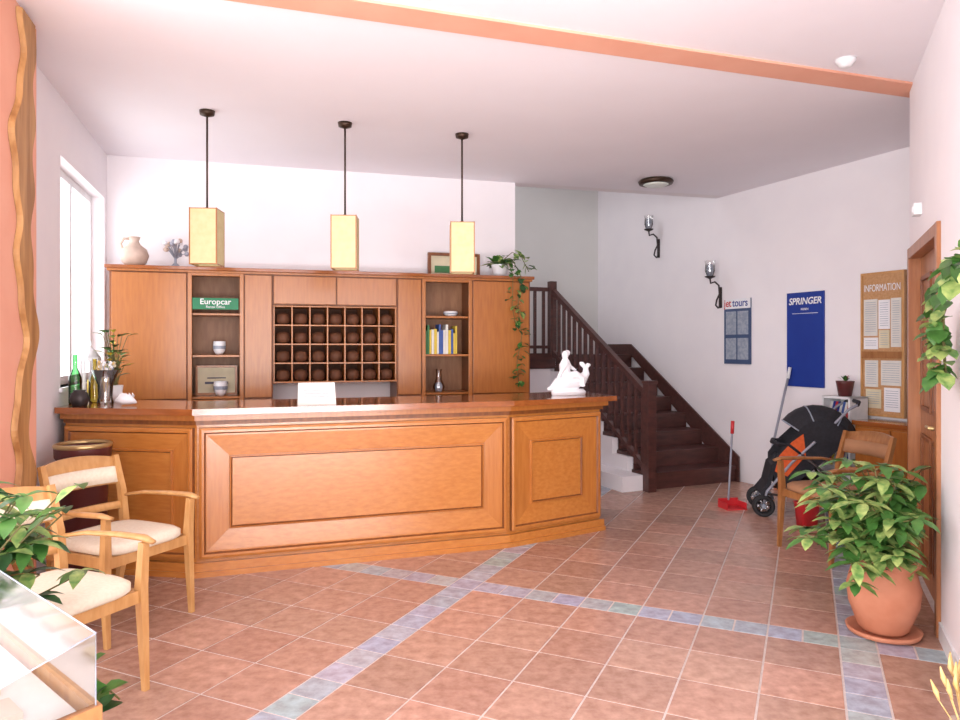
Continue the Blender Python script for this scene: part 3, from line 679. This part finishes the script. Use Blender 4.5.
vine(mb,[(0,0,.26),(.15,.1,.5),(.3,.22,.4),(.42,.3,.22),(.48,.32,.15)],16,.09,[LEAF1,LEAF3])
mb.build('potted_foliage_plant',(-1.86,2.42,0),recalc=False)
mb=MB(); 
for k in range(5):
    s0=3.0
    vine(mb,[(s0,-.11,1.70),(s0-.2,-.12,1.8),(s0-.7,-.1,1.8-random.uniform(0,.05)),(s0-1.12-random.uniform(0,.1),-.08,1.72-random.uniform(0,.1)),(s0-1.24,-.06,1.52-random.uniform(0,.12)),(s0-1.2,-.06,1.36)],18,.09,[LEAF1,LEAF2,LEAF1],.03)
mb.lathe([(.03,1.54),(.06,1.6),(.07,1.7),(.055,1.7)],(3.02,-.09,0),TERRA); mb.box(2.99,3.05,-.1,-.002,1.52,1.54,IRON)
mb.build('wall_planter_ivy',(R0.x,R0.y,0),TH_R,recalc=False)
mb=MB(); mb.lathe([(.05,0),(.07,.1),(.045,.2),(.05,.22),(.04,.22)],(0,0,0),STONE)
for k in range(26):
    a=random.uniform(0,6.28); r=random.uniform(.02,.1); q=Vector((math.cos(a)*r-.0,math.sin(a)*r,random.uniform(.28,.36)))
    mb.tube([(0,0,.15),q],.002,WHEAT,4); mb.tube([q,q+Vector((-.01,0,.03)),q+Vector((q.x*.3,q.y*.3,.07))],[.004,.009,.002],WHEAT,6)
mb.build('dried_wheat_vase',(1.66,2.44,0))
# ---------------------------------------------------------------- glass showcase (left foreground)
HAZE=glass('display_glass',(.97,.98,.98,1),.08,.12)
sh=MB(); L1=.95
sh.box(.02,L1,0.02,.55,0,.66,BEIGE); sh.box(.02,L1,.0,.02,0,.70,LIGHTW); sh.box(.03,L1-.02,.03,.53,.66,.675,PAPER)
sh.add([(0,-.0,0),(0,.55,0),(0,.55,.66),(0,0,.70),(.02,0,0),(.02,.55,0),(.02,.55,.66),(.02,0,.70)],[(0,1,2,3),(7,6,5,4),(0,3,7,4),(1,5,6,2),(3,2,6,7)],MIDW)
zt=.86
sh.add([(0.01,.01,zt),(L1,.01,zt),(L1,.53,.70),(0.01,.53,.70)],[(0,1,2,3)],HAZE)
sh.add([(0.01,.01,.68),(L1,.01,.68),(L1,.01,zt),(0.01,.01,zt)],[(0,1,2,3)],HAZE)
sh.add([(0.01,.01,.69),(0.01,.01,zt),(0.01,.53,.70),(0.01,.53,.66)],[(0,1,2,3)],HAZE)
sh.tube([(0.01,.01,.69),(.01,.01,zt),(.01,.53,.70)],.002,GREY,6)
sh.tube([(0.01,.01,zt),(L1,.01,zt)],.002,GREY,6)
for k in range(5): sh.box(.12+.16*k,.22+.16*k,.12,.22,.675,.69,[BEIGE,PAPERC,BEIGE,PAPERC,PAPERC][k]); sh.box(.12+.16*k,.22+.16*k,.3,.4,.675,.685,[PAPERC,BEIGE,BEIGE,PAPERC,BEIGE][k])
sh.build('glass_display_case',(-.845,1.60,0),math.atan2(.655,-.755),recalc=False)
# ---------------------------------------------------------------- lights
def area(name,loc,rot,sx,sy,p,col=(1,1,1)):
    l=bpy.data.lights.new(name,'AREA'); l.shape='RECTANGLE'; l.size=sx; l.size_y=sy; l.energy=p; l.color=col
    o=bpy.data.objects.new(name,l); scene.collection.objects.link(o); o.location=loc; o.rotation_euler=rot; return o
area('daylight_front',(.5,-2.9,1.5),(math.radians(90),0,0),7.4,2.6,270,(1,.99,.99))
area('added_ceiling_fill',(.5,-2.8,.25),(math.radians(118),0,0),7.0,.5,220,(.98,.98,1))  # added fill lamp aimed upward to brighten the ceiling; no terrace is modelled
area('added_right_wall_fill',(-3.5,.2,1.6),(math.radians(90),0,-math.pi/2),4.8,2.4,170,(1,.99,.99))  # added fill lamp at the invented left-front window, brightens the right wall
area('daylight_left_window',(-3.35,5.5,2.0),(math.radians(90),0,math.atan2(.954,-.298)+math.pi),1.4,1.5,14,(.97,.98,1))
area('added_stairwell_fill',(-.3,8.6,4.5),(0,0,0),1.5,1,20,(.98,.98,1))  # added fill lamp under the closed stairwell ceiling, no window there
w=bpy.data.worlds.new('world'); scene.world=w; w.use_nodes=True
bg=w.node_tree.nodes['Background']; bg.inputs[0].default_value=(.97,.98,1,1); bg.inputs[1].default_value=2.2
cd=bpy.data.cameras.new('camera'); cam=bpy.data.objects.new('camera',cd); scene.collection.objects.link(cam)
cam.location=(0,0,1.5); cam.rotation_euler=(math.radians(90),0,0); cd.sensor_width=36; cd.lens=715/960*36; cd.shift_y=-13/960; cd.clip_start=.05
scene.camera=cam
scene.view_settings.view_transform='Standard'
scene.view_settings.exposure=.17
